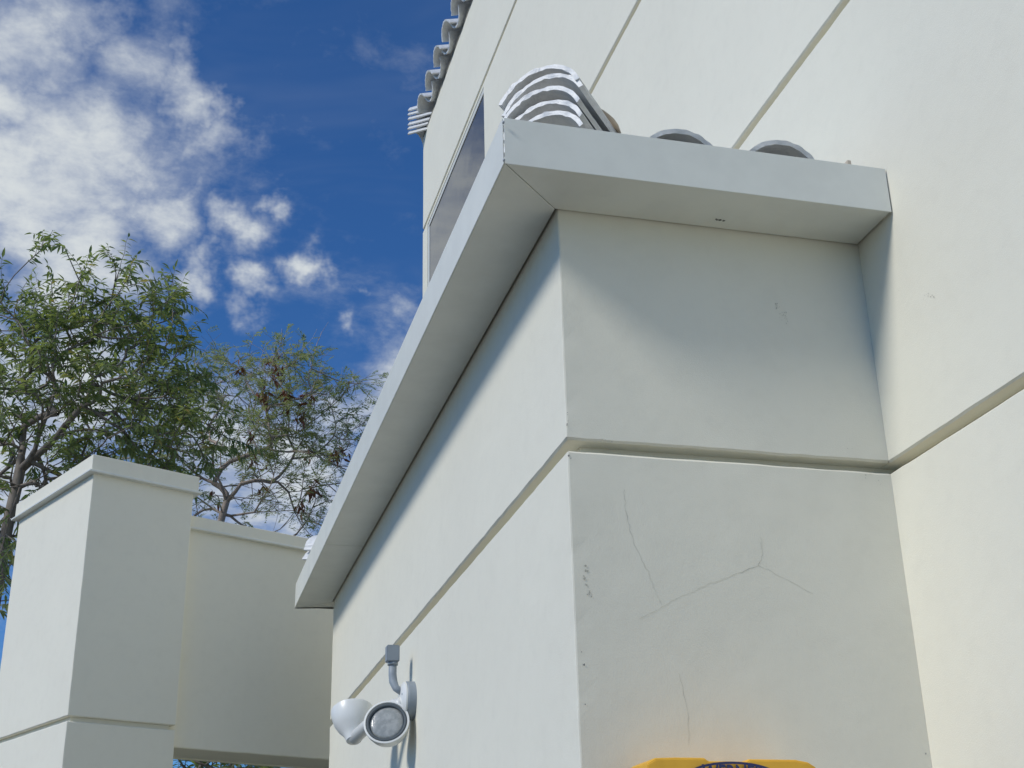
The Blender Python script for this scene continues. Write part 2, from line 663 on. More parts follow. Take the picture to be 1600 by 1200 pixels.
def soffit(pts):
    return part('soffit_panel', prism_mesh('soffit_panel', pts, ZS, ZS + 0.012, 0.0015), M_FASCIA)


k1 = sx + (wj - sy)
soffit([(sx + q, sy), (W - 0.006, sy), (W - 0.006, wj), (k1 + q, wj)])
soffit([(sx, sy + q), (k1, wj + q), (wi, wj + q + (wi - k1)), (wi, SEAM - e), (sx, SEAM - e)])
soffit([(sx, SEAM + e), (wi, SEAM + e), (wi, YB + .004), (sx, YB + .004 + (wi - sx))])
soffit([(sx + q, YFO - FT - .002), (sx + q, YB + .008 + (wi - sx)), (wi + q, YB + .010), (W - .006, YB + .010), (W - .006, YFO - FT - .002)])
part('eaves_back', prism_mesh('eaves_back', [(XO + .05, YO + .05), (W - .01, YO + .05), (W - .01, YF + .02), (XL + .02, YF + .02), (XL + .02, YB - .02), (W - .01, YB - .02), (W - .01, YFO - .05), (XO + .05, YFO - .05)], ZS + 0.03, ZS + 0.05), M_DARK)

# ---- roof tiles: one barrel tile, copied
TR, TTH, TLEN = 0.158, 0.0145, 0.42


def barrel_tile(name, seed, half=68, seg=26, nl=6, length=TLEN):
    rnd = random.Random(seed)
    verts, faces = [], []
    A = [R_(-half + 2 * half * k / seg) for k in range(seg + 1)]
    off = Vector((seed * 3.7, 1.1, 0))
    for j in range(nl + 1):
        y = length * j / nl
        tp = 1.0 - 0.08 * j / nl
        for rr in (TR, TR - TTH):
            for a in A:
                jit = 0.0016 * noise.noise(Vector((a * 4, y * 22, rr * 90)) + off) + 0.0011 * noise.noise(Vector((a * 17, y * 30, rr * 200)) + off)
                jy = 0.006 * noise.noise(Vector((a * 7, rr * 60, 3)) + off) if j in (0, nl) else 0
                rad = (rr * tp + jit)
                verts.append((rad * math.sin(a), y + jy, rad * math.cos(a) - TR))
    n = seg + 1
    for j in range(nl):
        for k in range(seg):
            o0 = j * 2 * n + k; o1 = (j + 1) * 2 * n + k
            faces.append((o0, o0 + 1, o1 + 1, o1))
            faces.append((o0 + n, o1 + n, o1 + n + 1, o0 + n + 1))
        for k in (0, seg):
            o0 = j * 2 * n + k; o1 = (j + 1) * 2 * n + k
            faces.append((o0, o1, o1 + n, o0 + n) if k == 0 else (o0, o0 + n, o1 + n, o1))
    for j in (0, nl):
        for k in range(seg):
            o0 = j * 2 * n + k
            faces.append((o0, o0 + n, o0 + n + 1, o0 + 1) if j == 0 else (o0, o0 + 1, o0 + n + 1, o0 + n))
    me = bpy.data.meshes.new(name)
    me.from_pydata(verts, [], faces)
    bm = bmesh.new(); bm.from_mesh(me)
    bmesh.ops.recalc_face_normals(bm, faces=list(bm.faces))
    bm.to_mesh(me); bm.free()
    me.materials.append(M_TILE)
    me.polygons.foreach_set('use_smooth', [True] * len(me.polygons))
    me.update()
    for ed in me.edges:
        pass
    return me


TILES = [barrel_tile('roof_tile', s) for s in range(6)]
SHORT = [barrel_tile('roof_tile', s + 10, length=.30) for s in range(5)]
for tm in TILES + SHORT:
    try:
        tm.set_sharp_from_angle(angle=R_(40))
    except Exception:
        pass
trnd = random.Random(5)


def put_tile(parent, apex, direction, pitch, roll=0.0, pan=False, meshes=None):
    """apex: world point at the crown of the lower rim; direction: plan angle the tile runs up towards"""
    o = bpy.data.objects.new('roof_tile', trnd.choice(meshes or TILES))
    COL.objects.link(o)
    d = Vector((math.cos(direction) * math.cos(pitch), math.sin(direction) * math.cos(pitch), math.sin(pitch)))
    xa = Vector((math.sin(direction), -math.cos(direction), 0))
    za = xa.cross(d)
    if pan:
        xa, za = -xa, -za
    rm = Matrix((xa, d, za)).transposed().to_4x4()
    rm = rm @ Matrix.Rotation(roll, 4, 'Y')
    mw = Matrix.Translation(apex) @ rm
    o.parent = parent
    off = Vector((0, 0, 0)); r = parent
    while r is not None:
        off += r.location; r = r.parent
    o.matrix_local = Matrix.Translation(-off) @ mw
    return o


PITCH = R_(17)
roof = part('roof', bpy.data.meshes.new('roof'), M_DECK)
bm = bmesh.new()
ry0, rx0, ry1 = YO + .05, XO + .05, YFO - .05
rise = (W - rx0) * math.tan(PITCH)
z0 = 3.70
v = [bm.verts.new(c) for c in ((rx0, ry0, z0), (W - .003, ry0, z0), (W - .003, ry0 + (W - rx0), z0 + rise), (W - .003, ry1 - (W - rx0), z0 + rise), (W - .003, ry1, z0), (rx0, ry1, z0))]
bm.faces.new((v[0], v[1], v[2])); bm.faces.new((v[0], v[2], v[3], v[5])); bm.faces.new((v[5], v[3], v[4]))
bm.to_mesh(roof.data); bm.free()


def deckz(x, y):
    return z0 + max(0.0, min(x - rx0, y - ry0, ry1 - y)) * math.tan(PITCH)


# front slope covers and pans
for cx, nrow in ((1.446, 1), (1.786, 2)):
    for r in range(nrow):
        put_tile(roof, Vector((cx, 3.2 + r * .33, (3.878 if cx < 1.6 else 3.888) + r * .33 * math.tan(PITCH))), math.pi / 2, PITCH, trnd.uniform(-.03, .03))
for cx in (1.616, 1.956):
    put_tile(roof, Vector((cx, 3.22, 3.705)), math.pi / 2, PITCH, pan=True)
# left slope
ncol = 13
for i in range(ncol):
    cy = 3.84 + i * 0.335
    for r in range(3):
        xx = XO + 0.035 + r * .33
        dd = min(cy - YO, YFO - cy)
        if xx - XO > dd - 0.1:
            continue
        put_tile(roof, Vector((xx, cy, 3.872 + r * .33 * math.tan(PITCH))), 0.0, PITCH, trnd.uniform(-.03, .03))
        if i < ncol - 1:
            put_tile(roof, Vector((xx, cy + .168, 3.705 + r * .33 * math.tan(PITCH))), 0.0, PITCH, pan=True)
# stacked tiles closing the hip at each outer corner
for (cx, cy, ang) in ((1.041, 3.35, math.pi / 4), (1.041, YFO - .175, -math.pi / 4)):
    for k, (zt, sl, rl) in enumerate(((4.150, 0.0, .02), (4.114, .004, -.03), (4.062, -.008, .02), (4.016, .002, .03), (3.968, -.006, -.02))):
        jx = Vector((math.cos(ang), math.sin(ang), 0)) * sl + Vector((math.sin(ang), -math.cos(ang), 0)) * trnd.uniform(-.004, .004)
        put_tile(roof, Vector((cx, cy, zt)) + jx + (Vector((-.05, 0, -.05)) if ang < 0 else Vector((0, 0, 0))), ang, R_(-6), rl, meshes=[SHORT[k]])
    d = Vector((math.cos(ang), math.sin(ang), 0))
    # mortar bedding behind the stack
    bm = bmesh.new()
    bmesh.ops.create_grid(bm, x_segments=14, y_segments=14, size=0.5)
    for vv in bm.verts:
        a = vv.co.x * 2 * R_(74)
        t = vv.co.y + .5
        rad = 0.168 - 0.05 * t + 0.010 * noise.noise(Vector((a * 3, t * 5, cy)))
        base = Vector((cx, cy, 3.985)) + d * (0.235 + 0.34 * t)
        side = Vector((math.sin(ang), -math.cos(ang), 0))
        vv.co = base + side * math.sin(a) * (rad - .006) + Vector((0, 0, 1)) * ((math.cos(a)) * (rad) - .02 - 0.14 * t)
    part('mortar', bmesh_to(bm, 'mortar'), M_MORTAR, roof, True)
    # hip covers running up behind
    for r in range(3):
        p = Vector((cx, cy, 4.0)) + d * (0.50 + r * .36)
        put_tile(roof, Vector((p.x, p.y, deckz(p.x, p.y) + 0.20)), ang, math.atan(math.tan(PITCH) * .7071))
part('flashing', box_mesh('flashing', (2.008, 3.20, 3.80), (2.022, 3.222, 3.848), .002), M_MORTAR, roof)

# ---- upper roof of the main block
uroof = part('upper_roof', bpy.data.meshes.new('upper_roof'), M_DECK)
ux, uy, uz = W - 0.004, YE + 0.004, 8.872
bm = bmesh.new()
v = [bm.verts.new(c) for c in ((ux, -4.0, uz), (ux, uy, uz), (W + 5, uy, uz), (W + 2.6, uy - 2.6, uz + 2.6 * math.tan(PITCH)), (W + 2.6, -4, uz + 2.6 * math.tan(PITCH)))]
bm.faces.new((v[0], v[4], v[3], v[1])); bm.faces.new((v[1], v[3], v[2]))
r = bmesh.ops.solidify(bm, geom=list(bm.faces), thickness=0.02)
bm.to_mesh(uroof.data); bm.free()
k = 0
UY0 = 10.33
while UY0 - k * .37 > 3.5:
    cy = UY0 - k * .37
    for r in range(2):
        put_tile(uroof, Vector((W - .135 + r * .34, cy, 9.030 + r * .34 * math.tan(PITCH))), 0.0, PITCH, trnd.uniform(-.03, .03))
        put_tile(uroof, Vector((W - .045 + r * .34, cy - .185, 8.885 + r * .34 * math.tan(PITCH))), 0.0, PITCH, trnd.uniform(-.03, .03), pan=True)
    k += 1
for i in range(6):
    cx = W + .45 + i * .37
    put_tile(uroof, Vector((cx, YE + .11, 9.035)), -math.pi / 2, PITCH)
    put_tile(uroof, Vector((cx + .185, YE + .10, 8.885)), -math.pi / 2, PITCH, pan=True)
for q_ in range(6):
    put_tile(uroof, Vector((W - .055, YE + .055, 8.955 + .054 * q_)), -math.pi / 4, R_(-4), trnd.uniform(-.03, .03))

# ---- wear: hairline cracks, chips and scuffs (shapes of their own, a hair proud of the face)


def on_front(u, v, off=0.0006):
    d = ray(u, v); t = (YF - off - EYE.y) / d.y
    return EYE + d * t


def ribbon(name, pts, w, mat, parent, normal, seed=0, sub=7, jit=0.0026):
    rnd = random.Random(seed)
    P = []
    for a, b in zip(pts[:-1], pts[1:]):
        for i in range(sub):
            P.append(a.lerp(b, i / sub))
    P.append(pts[-1])
    nrm = Vector(normal)
    pts = [p + nrm * .00025 * seed for p in pts]
    verts, faces = [], []
    for i, p in enumerate(P):
        t = (P[min(i + 1, len(P) - 1)] - P[max(i - 1, 0)]).normalized()
        s = t.cross(nrm).normalized()
        c = p + s * rnd.uniform(-jit, jit)
        ww = w * rnd.uniform(.2, .6)
        verts += [c + s * ww / 2, c - s * ww / 2]
    for i in range(len(P) - 1):
        faces.append((2 * i, 2 * i + 1, 2 * i + 3, 2 * i + 2))
    me = bpy.data.meshes.new(name)
    me.from_pydata(verts, [], faces)
    return part(name, me, mat, parent)


FN = (0, -1, 0)
cr = lambda L: [on_front(u, v) for u, v in L]
ribbon('crack', cr([(975, 765), (978, 800), (990, 850), (1013, 893), (1024, 925), (1034, 945)]), .0022, M_CRACK, annex, FN, 1)
ribbon('crack', cr([(1189, 840), (1192, 868), (1184, 884), (1160, 894), (1110, 912), (1050, 940), (1000, 968)]), .0026, M_CRACK, annex, FN, 2)
ribbon('crack', cr([(1184, 884), (1205, 893), (1235, 908), (1270, 928)]), .0018, M_CRACK, annex, FN, 3, 4)
ribbon('crack', cr([(1060, 1052), (1072, 1095), (1076, 1130), (1077, 1165)]), .0018, M_CRACK, annex, FN, 4, 4)


def specks(name, centres, mat, parent, normal, seed, spread, n, size, u_ax, v_ax):
    rnd = random.Random(seed)
    verts, faces = [], []
    for c in centres:
        for i in range(n):
            p = c + u_ax * rnd.gauss(0, spread[0]) + v_ax * rnd.gauss(0, spread[1]) + Vector(normal) * rnd.uniform(0, .0012)
            r = size * rnd.uniform(.35, 1.0)
            kk = rnd.randint(5, 7)
            b = len(verts)
            a0 = rnd.random() * 6
            for j in range(kk):
                a = a0 + 6.283 * j / kk
                rr = r * rnd.uniform(.5, 1.2)
                verts.append(p + u_ax * math.cos(a) * rr * 1.1 + v_ax * math.sin(a) * rr * 1.5)
            faces.append(tuple(range(b, b + kk)))
    me = bpy.data.meshes.new(name)
    me.from_pydata(verts, [], faces)
    return part(name, me, mat, parent, kind='stuff')


UX, UZ, UY = Vector((1, 0, 0)), Vector((0, 0, 1)), Vector((0, 1, 0))
specks('scuff_mark', cr([(1215, 480), (1222, 490), (1226, 497)]), M_CRACK, annex, FN, 3, (.006, .010), 9, .0022, UX, UZ)
specks('paint_chip', cr([(887, 650), (886, 662)]), M_SPECK, annex, FN, 4, (.0006, .008), 3, .0022, UX, UZ)
specks('paint_chip', cr([(889, 710), (892, 716)]), M_SPECK, annex, FN, 5, (.0015, .003), 2, .0028, UX, UZ)
specks('paint_chip', cr([(914, 905), (922, 928), (916, 890)]), M_CRACK, annex, FN, 6, (.003, .008), 5, .003, UX, UZ)
specks('paint_chip', cr([(909, 1020), (912, 1040), (914, 1102), (1446, 1175)]), M_SPECK, annex, FN, 7, (.0008, .004), 1, .0035, UX, UZ)
specks('paint_chip', cr([(1362, 742), (1374, 755), (1350, 744), (1330, 700), (950, 690), (935, 688)]), M_CRACK, annex, FN, 8, (.006, .003), 2, .0025, UX, UZ)
dd = ray(1125, 344); pS = EYE + dd * ((ZS - .0006 - EYE.z) / dd.z)
specks('soffit_mark', [pS + UX * .0, pS + UX * .014, pS - UX * .012 + UY * -.004], M_SPECK, house, (0, 0, -1), 9, (.002, .002), 2, .0045, UX, UY)
for (u, v, s) in ((1447, 465, 1), (1455, 462, 2)):
    d = ray(u, v); p = EYE + d * ((W - .0008) / d.x)
    specks('scuff_mark', [p], M_CRACK, wall, (-1, 0, 0), 20 + s, (.006, .008), 4, .002, UY, UZ)
for (u, v) in ((786, 191), (787, 250)):
    d = ray(u, v); p = EYE + d * ((XO - .002) / d.x)
    part('rivet', box_mesh('rivet', p - Vector((.002, .004, .004)), p + Vector((.004, .004, .004)), .0015), M_GREYBOX, house)

# ------------------------------------------------------------------ garden gateway (pillar and lintel, turned 25 degrees)
GA = R_(25.3)
gx = Vector((math.cos(GA), math.sin(GA), 0)); gn = Vector((math.sin(GA), -math.cos(GA), 0))
gate = thing('garden_gateway', (-0.15, 9.2, 0), 'white stucco gateway of square pillar and flat lintel before the trees', 'gateway')
GK = 1.125          # size factor that goes with its distance
J = Vector((XL, YB + .07, 0))


def gz(z):
    return 1.55 + (z - 1.55) * GK




def gp(a, o):
    """plan point: a along the lintel from the annex corner, o towards the camera"""
    p = (J + gx * a + gn * o) * GK
    return (p.x, p.y)


def gpanel(name, a0, a1, o0, o1, z0, z1, parent, bev=.006, mat=M_GATE, rough=.0018):
    loop = [gp(a0, o0), gp(a0, o1), gp(a1, o1), gp(a1, o0)]      # o1 is the camera side
    path = [gp((a0 + a1) / 2, o0), gp(a0, o0), gp(a0, o1), gp(a1, o1), gp(a1, o0), gp((a0 + a1) / 2 + .0005, o0)]
    c = Vector(gp((a0 + a1) / 2, (o0 + o1) / 2))
    d = Vector(path[1]) - Vector(path[0])
    n = Vector((d.y, -d.x))
    if n.dot(Vector(path[0]) - c) < 0:
        path = path[::-1]
    me = panel_mesh(name, path, z0, z1, 0.03, bev, rough)
    return part(name, me, mat, parent)


PW0, PW1, PO1, PO0 = -1.715, -1.068, 0.06, -1.07
pil = part('pillar', prism_mesh('pillar', [gp(PW0 + .03, PO0 + .03), gp(PW1 - .03, PO0 + .03), gp(PW1 - .03, PO1 - .03), gp(PW0 + .03, PO1 - .03)], 0, gz(4.27)), M_GATE, gate)
PG = 2.775
gpanel('wall_panel', PW0, PW1, PO0, PO1, 0.0, gz(PG - .014), pil)
gpanel('wall_panel', PW0, PW1, PO0, PO1, gz(PG + .014), gz(4.20), pil)
co = 0.022
part('cap', prism_mesh('cap', [gp(PW0 - co, PO0 - co), gp(PW1 + co, PO0 - co), gp(PW1 + co, PO1 + co), gp(PW0 - co, PO1 + co)], gz(4.195), gz(4.295), .003), M_GATE, gate)
part('drip_edge', prism_mesh('drip_edge', [gp(PW0 - co - .018, PO0 - co - .018), gp(PW1 + co + .018, PO0 - co - .018), gp(PW1 + co + .018, PO1 + co + .018), gp(PW0 - co - .018, PO1 + co + .018)], gz(4.184), gz(4.198), .003), M_FASCIA, gate)
LW = 0.45
gpanel('lintel', PW1 - .05, 1.2, -LW, 0.0, gz(2.675), gz(3.99), gate)
part('lintel_core', prism_mesh('lintel_core', [gp(PW1 - .02, -LW + .02), gp(1.17, -LW + .02), gp(1.17, -.02), gp(PW1 - .02, -.02)], gz(2.682), gz(3.985)), M_GATE, gate)
part('cap', prism_mesh('cap', [gp(PW1 + .002, -LW - co), gp(1.2, -LW - co), gp(1.2, co), gp(PW1 + .002, co)], gz(3.985), gz(4.062), .003), M_GATE, gate)
part('drip_edge', prism_mesh('drip_edge', [gp(PW1 + .002, -LW - co - .016), gp(1.2, -LW - co - .016), gp(1.2, co + .016), gp(PW1 + .002, co + .016)], gz(3.975), gz(3.988), .003), M_FASCIA, gate)

# ------------------------------------------------------------------ floodlight on the annex wall
FB = Vector((XL, 5.70, 2.553))
flood = thing('floodlight', FB, 'white twin-head floodlight on round grey box on the annex wall', 'floodlight')


def aim(o, loc, zdir):
    o.matrix_local = Matrix.Translation(Vector(loc) - FB) @ Vector(zdir).to_track_quat('Z', 'Y').to_matrix().to_4x4()


def fpart(name, me, mat, loc, zdir, parent=flood, smooth=True):
    o = link(name, me, mat, parent, smooth)
    try:
        o.data.set_sharp_from_angle(angle=R_(35))
    except Exception:
        pass
    aim(o, loc, zdir)
    return o


OUT = Vector((-1, 0, 0))
fpart('junction_box', lathe_mesh('junction_box', [(0, 0), (.082, 0), (.082, .034), (.079, .038), (0, .038)], 40), M_GREYBOX, FB + OUT * -.001, OUT)
fpart('cover_plate', lathe_mesh('cover_plate', [(0, 0), (.080, 0), (.080, .007), (.066, .018), (.02, .022), (0, .022)], 40), M_FLOODW, FB + OUT * .038, OUT)


for (dy_, dz_) in ((.045, .02), (-.045, .02), (0, -.052)):
    fpart('screw', lathe_mesh('screw', [(0, .004), (.005, .003), (.006, 0), (0, 0)], 10), M_GREYBOX, FB + OUT * .0555 + Vector((0, dy_, dz_)), OUT)


def lamp(center_lens, facing, root):
    facing = Vector(facing).normalized()
    cl = Vector(center_lens)
    prof = [(0.0, -.150), (.022, -.150), (.034, -.144), (.040, -.125), (.050, -.105), (.070, -.080), (.086, -.050), (.094, -.020), (.0975, .004), (.0975, .012), (.090, .013), (.086, .004), (.086, -.004), (0.0, -.004)]
    me = lathe_mesh('lamp_head', prof, 40)
    h = fpart('lamp_head', me, M_FLOODW, cl, facing)
    inv = h.matrix_local.inverted()
    for nm, me2, mt in (('gasket', lathe_mesh('gasket', [(.0745, -.002), (.0865, -.002), (.0865, .010), (.0745, .008), (.0745, -.002)], 40), M_RUBBER),
                        ('lens', lathe_mesh('lens', [(0, .009), (.03, .008), (.06, .004), (.0745, .0), (.0745, -.003), (0, -.003)], 40), M_LENS)):
        o = link(nm, me2, mt, h, True)
    back = cl - facing * .135
    mid = (back + Vector(root)) / 2 + Vector((0, 0, .018))
    t = tube_mesh('knuckle_arm', [p - FB for p in (Vector(root), Vector(root).lerp(mid, .5) + Vector((-.008, 0, .006)), mid, back)], [.022, .026, .028, .030], 14)
    link('knuckle_arm', t, M_FLOODW, flood, True)
    return h


lamp((0.975, 5.665, 2.452), (-.30, -.88, .30), FB + OUT * .05 + Vector((0, -.02, -.005)))
lamp((0.892, 6.10, 2.560), (.0, .45, .89), FB + OUT * .05 + Vector((0, .03, .0)))
# photocell arm standing above the plate
pc = FB + OUT * .075
elbow = pc + Vector((-.008, .03, .085))
arm_pts = (FB + OUT * .05 + Vector((0, 0, .035)), pc + Vector((0, .01, .055)), elbow, elbow + Vector((-.003, .003, .03)), elbow + Vector((-.003, .003, .085)))
link('sensor_arm', tube_mesh('sensor_arm', [p - FB for p in arm_pts], [.015, .016, .0185, .0175, .0175], 14), M_GREYBOX, flood, True)
link('sensor_collar', tube_mesh('sensor_collar', [elbow - FB + Vector((-.003, .003, .072)), elbow - FB + Vector((-.003, .003, .084))], [.023, .023], 16), M_GREYBOX, flood, True)
sb = elbow - FB + Vector((-.003, .003, .085))
link('sensor_housing', box_mesh('sensor_housing', sb + Vector((-.030, -.026, 0)), sb + Vector((.026, .026, .072)), .004, 2), M_GREYBOX, flood)

# ------------------------------------------------------------------ stepladder leaning, folded, against the shaded wall
LX0, LX1, LZ, LY = 1.216, 1.679, 1.990, 3.222
lad = thing('stepladder', ((LX0 + LX1) / 2, 2.75, 0.02), 'yellow stepladder folded and leaning on the shaded annex wall', 'stepladder')
w2 = (LX1 - LX0) / 2


def cap_mesh():
    """moulded top: tapered front, tool notch in the upper rim"""
    bm = bmesh.new()
    xs = [-w2, -w2 + .022, -w2 + .075, -w2 + .155, -w2 + .165, w2 - .195, w2 - .185, w2 - .055, w2 - .02, w2]
    tz = [-.012, 0.0, 0.002, .002, -.006, -.006, 0.0, 0.0, -.006, -.018]
    grid = []
    for (y, dz, fl) in ((0.0, -.004, 0.0), (.006, 0.0, 0.0), (.165, 0.0, .012), (.172, -.004, .012)):
        row_t = [bm.verts.new((x * (1 + fl * .2), y, t + dz)) for x, t in zip(xs, tz)]
        grid.append(row_t)
    bot_f = [bm.verts.new((x * 1.035, -.008, -.115)) for x in xs]
    bot_b = [bm.verts.new((x * 1.035, .172, -.115)) for x in xs]
    rows = [bot_f] + grid + [bot_b]
    for a, b in zip(rows[:-1], rows[1:]):
        for i in range(len(xs) - 1):
            bm.faces.new((a[i], a[i + 1], b[i + 1], b[i]))
    for i in range(len(xs) - 1):
        bm.faces.new((bot_b[i], bot_b[i + 1], bot_f[i + 1], bot_f[i]))
    for i in (0, -1):
        bm.faces.new([r_[i] for r_ in rows])
    bmesh.ops.recalc_face_normals(bm, faces=list(bm.faces))
    bmesh.ops.bevel(bm, geom=[e_ for e_ in bm.edges if e_.calc_face_angle(0) > .6], offset=.002, segments=2, affect='EDGES')
    return bmesh_to(bm, 'top_cap')


capo = link('top_cap', cap_mesh(), M_YELLOW, lad)
capo.location = (0, LY - 2.75, LZ - .02)
# printed oval badge with the maker's name
bm = bmesh.new()
ring_o, ring_i = [], []
for k in range(48):
    a = 2 * math.pi * k / 48
    ring_o.append(bm.verts.new((.140 * math.cos(a), 0, .050 * math.sin(a))))
    ring_i.append(bm.verts.new((.131 * math.cos(a), 0, .0440 * math.sin(a))))
for k in range(48):
    k2 = (k + 1) % 48
    bm.faces.new((ring_o[k], ring_o[k2], ring_i[k2], ring_i[k]))
bd = link('badge', bmesh_to(bm, 'badge'), M_NAVY, capo)
bd.rotation_euler = (R_(-4), 0, 0)
bd.location = (-.004, -.0080, -.0575)
tcv = bpy.data.curves.new('lettering', 'FONT')
tcv.body = 'WERNER'
tcv.size = 0.058
tcv.align_x = 'CENTER'
tcv.align_y = 'CENTER'
tcv.extrude = 0.0004
tcv.offset = 0.0011
tto = bpy.data.objects.new('lettering_tmp', tcv)
COL.objects.link(tto)
bpy.context.view_layer.update()
tme = bpy.data.meshes.new_from_object(tto.evaluated_get(bpy.context.evaluated_depsgraph_get()))
bpy.data.objects.remove(tto)
tme.materials.clear()
lt = link('lettering', tme, M_NAVY, capo)
lt.rotation_euler = (R_(86), 0, 0)
lt.scale = (.72, 1, 1)
lt.location = (-.004, -.0072, -.0385)


def channel(p0, p1, wx, dy, name='rail'):
    p0 = Vector(p0); p1 = Vector(p1)
    bm = bmesh.new()
    d = (p1 - p0)
    sgn = 1 if wx > 0 else -1
    t = .005
    outl = [(0, 0), (wx, 0), (wx, t), (sgn * t, t), (sgn * t, dy - t), (wx, dy - t), (wx, dy), (0, dy)]
    a = [bm.verts.new(p0 + Vector((x, y, 0))) for x, y in outl]
    b = [bm.verts.new(p1 + Vector((x, y, 0))) for x, y in outl]
    for i in range(8):
        j = (i + 1) % 8
        bm.faces.new((a[i], a[j], b[j], b[i]))
    bm.faces.new(a); bm.faces.new(b)
    bmesh.ops.recalc_face_normals(bm, faces=list(bm.faces))
    return link(name, bmesh_to(bm, name), M_FIBRE, lad)


yt = LY - 2.75
for s in (-1, 1):
    channel((s * (w2 + .03), 0.0, 0.0), (s * (w2 - .015), yt + .01, LZ - .13), -s * .03, .075)
    channel((s * (w2 + .03), 0.10, 0.0), (s * (w2 - .015), yt + .10, LZ - .13), -s * .025, .05, 'rear_rail')
    for yy in (0.0, .10):
        link('foot', box_mesh('foot', (s * (w2 + .03) - .02, yy - .006, 0), (s * (w2 + .03) + .02, yy + .08, .02), .003), M_RUBBER, lad)
for i in range(5):
    f = (i + 1) / 6.0
    zc = f * (LZ - .13); yc = f * (yt + .01); hw = w2 + .03 - .045 * f - .006
    link('step', box_mesh('step', (-hw, yc - .004, zc - .03), (hw, yc + .084, zc), .003), M_ALU, lad)

# ------------------------------------------------------------------ trees


class Skel:
    def __init__(s, root):
        s.p = [Vector(root)]; s.par = [-1]; s.w = [0.0]

    def add(s, p, par):
        s.p.append(Vector(p)); s.par.append(par); s.w.append(0.0)
        return len(s.p) - 1


def grow(root, trunk, targets, rnd, seg=0.35, wob=0.10, horiz_pen=0.3):
    sk = Skel(root)
    cur = 0
    for p in trunk:
        a = sk.p[cur]; b = Vector(p)
        n = max(1, int((b - a).length / seg))
        for i in range(1, n + 1):
            q = a.lerp(b, i / n) + Vector((rnd.uniform(-1, 1), rnd.uniform(-1, 1), 0)) * wob * .3
            cur = sk.add(q, cur)
    trunk_end = cur
    first = 2
    base = sk.p[trunk_end]
    targets = sorted(targets, key=lambda t: (t - base).length)
    pts = np.array([list(p) for p in sk.p])
    for t in targets:
        tv = np.array(list(t))
        dv = tv[None, :] - pts
        dist = np.sqrt((dv ** 2).sum(1))
        # branches prefer to leave upwards and outwards, never from the foot of the trunk
        pen = dist + horiz_pen * np.maximum(0, pts[:, 2] - tv[2])
        pen[:first] += 100
        i = int(np.argmin(pen))
        a = sk.p[i]
        L = (t - a).length
        n = max(1, int(L / seg))
        # curved path: leave along the parent's direction, then bend to the target
        par = sk.par[i]
        pd = (a - sk.p[par]).normalized() if par >= 0 else Vector((0, 0, 1))
        ctrl = a + pd * L * .35 + Vector((0, 0, L * .12))
        cur = i
        for k in range(1, n + 1):
            f = k / n
            q = a.lerp(ctrl, f).lerp(ctrl.lerp(t, f), f)
            if k < n:
                q += Vector((rnd.uniform(-1, 1), rnd.uniform(-1, 1), rnd.uniform(-1, 1))) * wob * min(1, L)
            cur = sk.add(q, cur)
        pts = np.vstack([pts, np.array([list(p) for p in sk.p[len(pts):]])])
    kids = {}
    for i in range(1, len(sk.p)):
        kids.setdefault(sk.par[i], []).append(i)
    for _ in range(3):
        q = [p.copy() for p in sk.p]
        for i in range(1, len(sk.p)):
            if i in kids:
                c = kids[i][0]
                q[i] = sk.p[i] * .5 + sk.p[sk.par[i]] * .25 + sk.p[c] * .25
        sk.p = q
    return sk


def radii(sk, tip, expo=2.5):
    n = len(sk.p)
    acc = [0.0] * n
    child = [0] * n
    for i in range(n - 1, 0, -1):
        if child[i] == 0:
            acc[i] = tip ** expo
        acc[sk.par[i]] += acc[i]
        child[sk.par[i]] += 1
    return [a ** (1 / expo) for a in acc], child


def skin(sk, rad, sides=5, minr=0.0):
    verts, faces = [], []
    n = len(sk.p)
    for i in range(1, n):
        a, b = sk.p[sk.par[i]], sk.p[i]
        ra, rb = rad[sk.par[i]], rad[i]
        ra = min(ra, rb * 1.35)
        d = b - a
        if d.length < 1e-5:
            continue
        d.normalize()
        u = d.orthogonal().normalized(); w = d.cross(u)
        m_ = 3 if rb < .008 else (4 if rb < .02 else (6 if rb < .06 else 9))
        o = len(verts)
        for (c, r) in ((a - d * ra * .3, ra), (b + d * rb * .3, rb)):
            for k in range(m_):
                th = 6.28318 * k / m_
                verts.append(c + (u * math.cos(th) + w * math.sin(th)) * r)
        for k in range(m_):
            k2 = (k + 1) % m_
            faces.append((o + k, o + k2, o + m_ + k2, o + m_ + k))
    return verts, faces


def leaf_shape(L, Wd, fold=.25, droop=.2):
    """one lance-shaped leaf folded along its midrib: 7 points, 6 faces"""
    rows = [(0.0, .0), (.3, 1.0), (.65, .75), (1.0, 0.0)]
    V = []
    for (t, w) in rows:
        y = L * t; z = -droop * L * t * t
        if w == 0:
            V.append((0, y, z))
        else:
            V += [(-Wd / 2 * w, y, z + fold * Wd * w / 2), (0, y, z), (Wd / 2 * w, y, z + fold * Wd * w / 2)]
    F = [(0, 2, 1), (0, 3, 2), (1, 2, 5, 4), (2, 3, 6, 5), (4, 5, 7), (5, 6, 7)]
    return np.array(V), F


def frame(d, roll):
    d = Vector(d).normalized()
    u = d.cross(Vector((0, 0, 1)))
    if u.length < .05:
        u = Vector((1, 0, 0))
    u.normalize()
    w = u.cross(d)
    c, s = math.cos(roll), math.sin(roll)
    return np.array([list(u * c + w * s), list(d), list(w * c - u * s)])


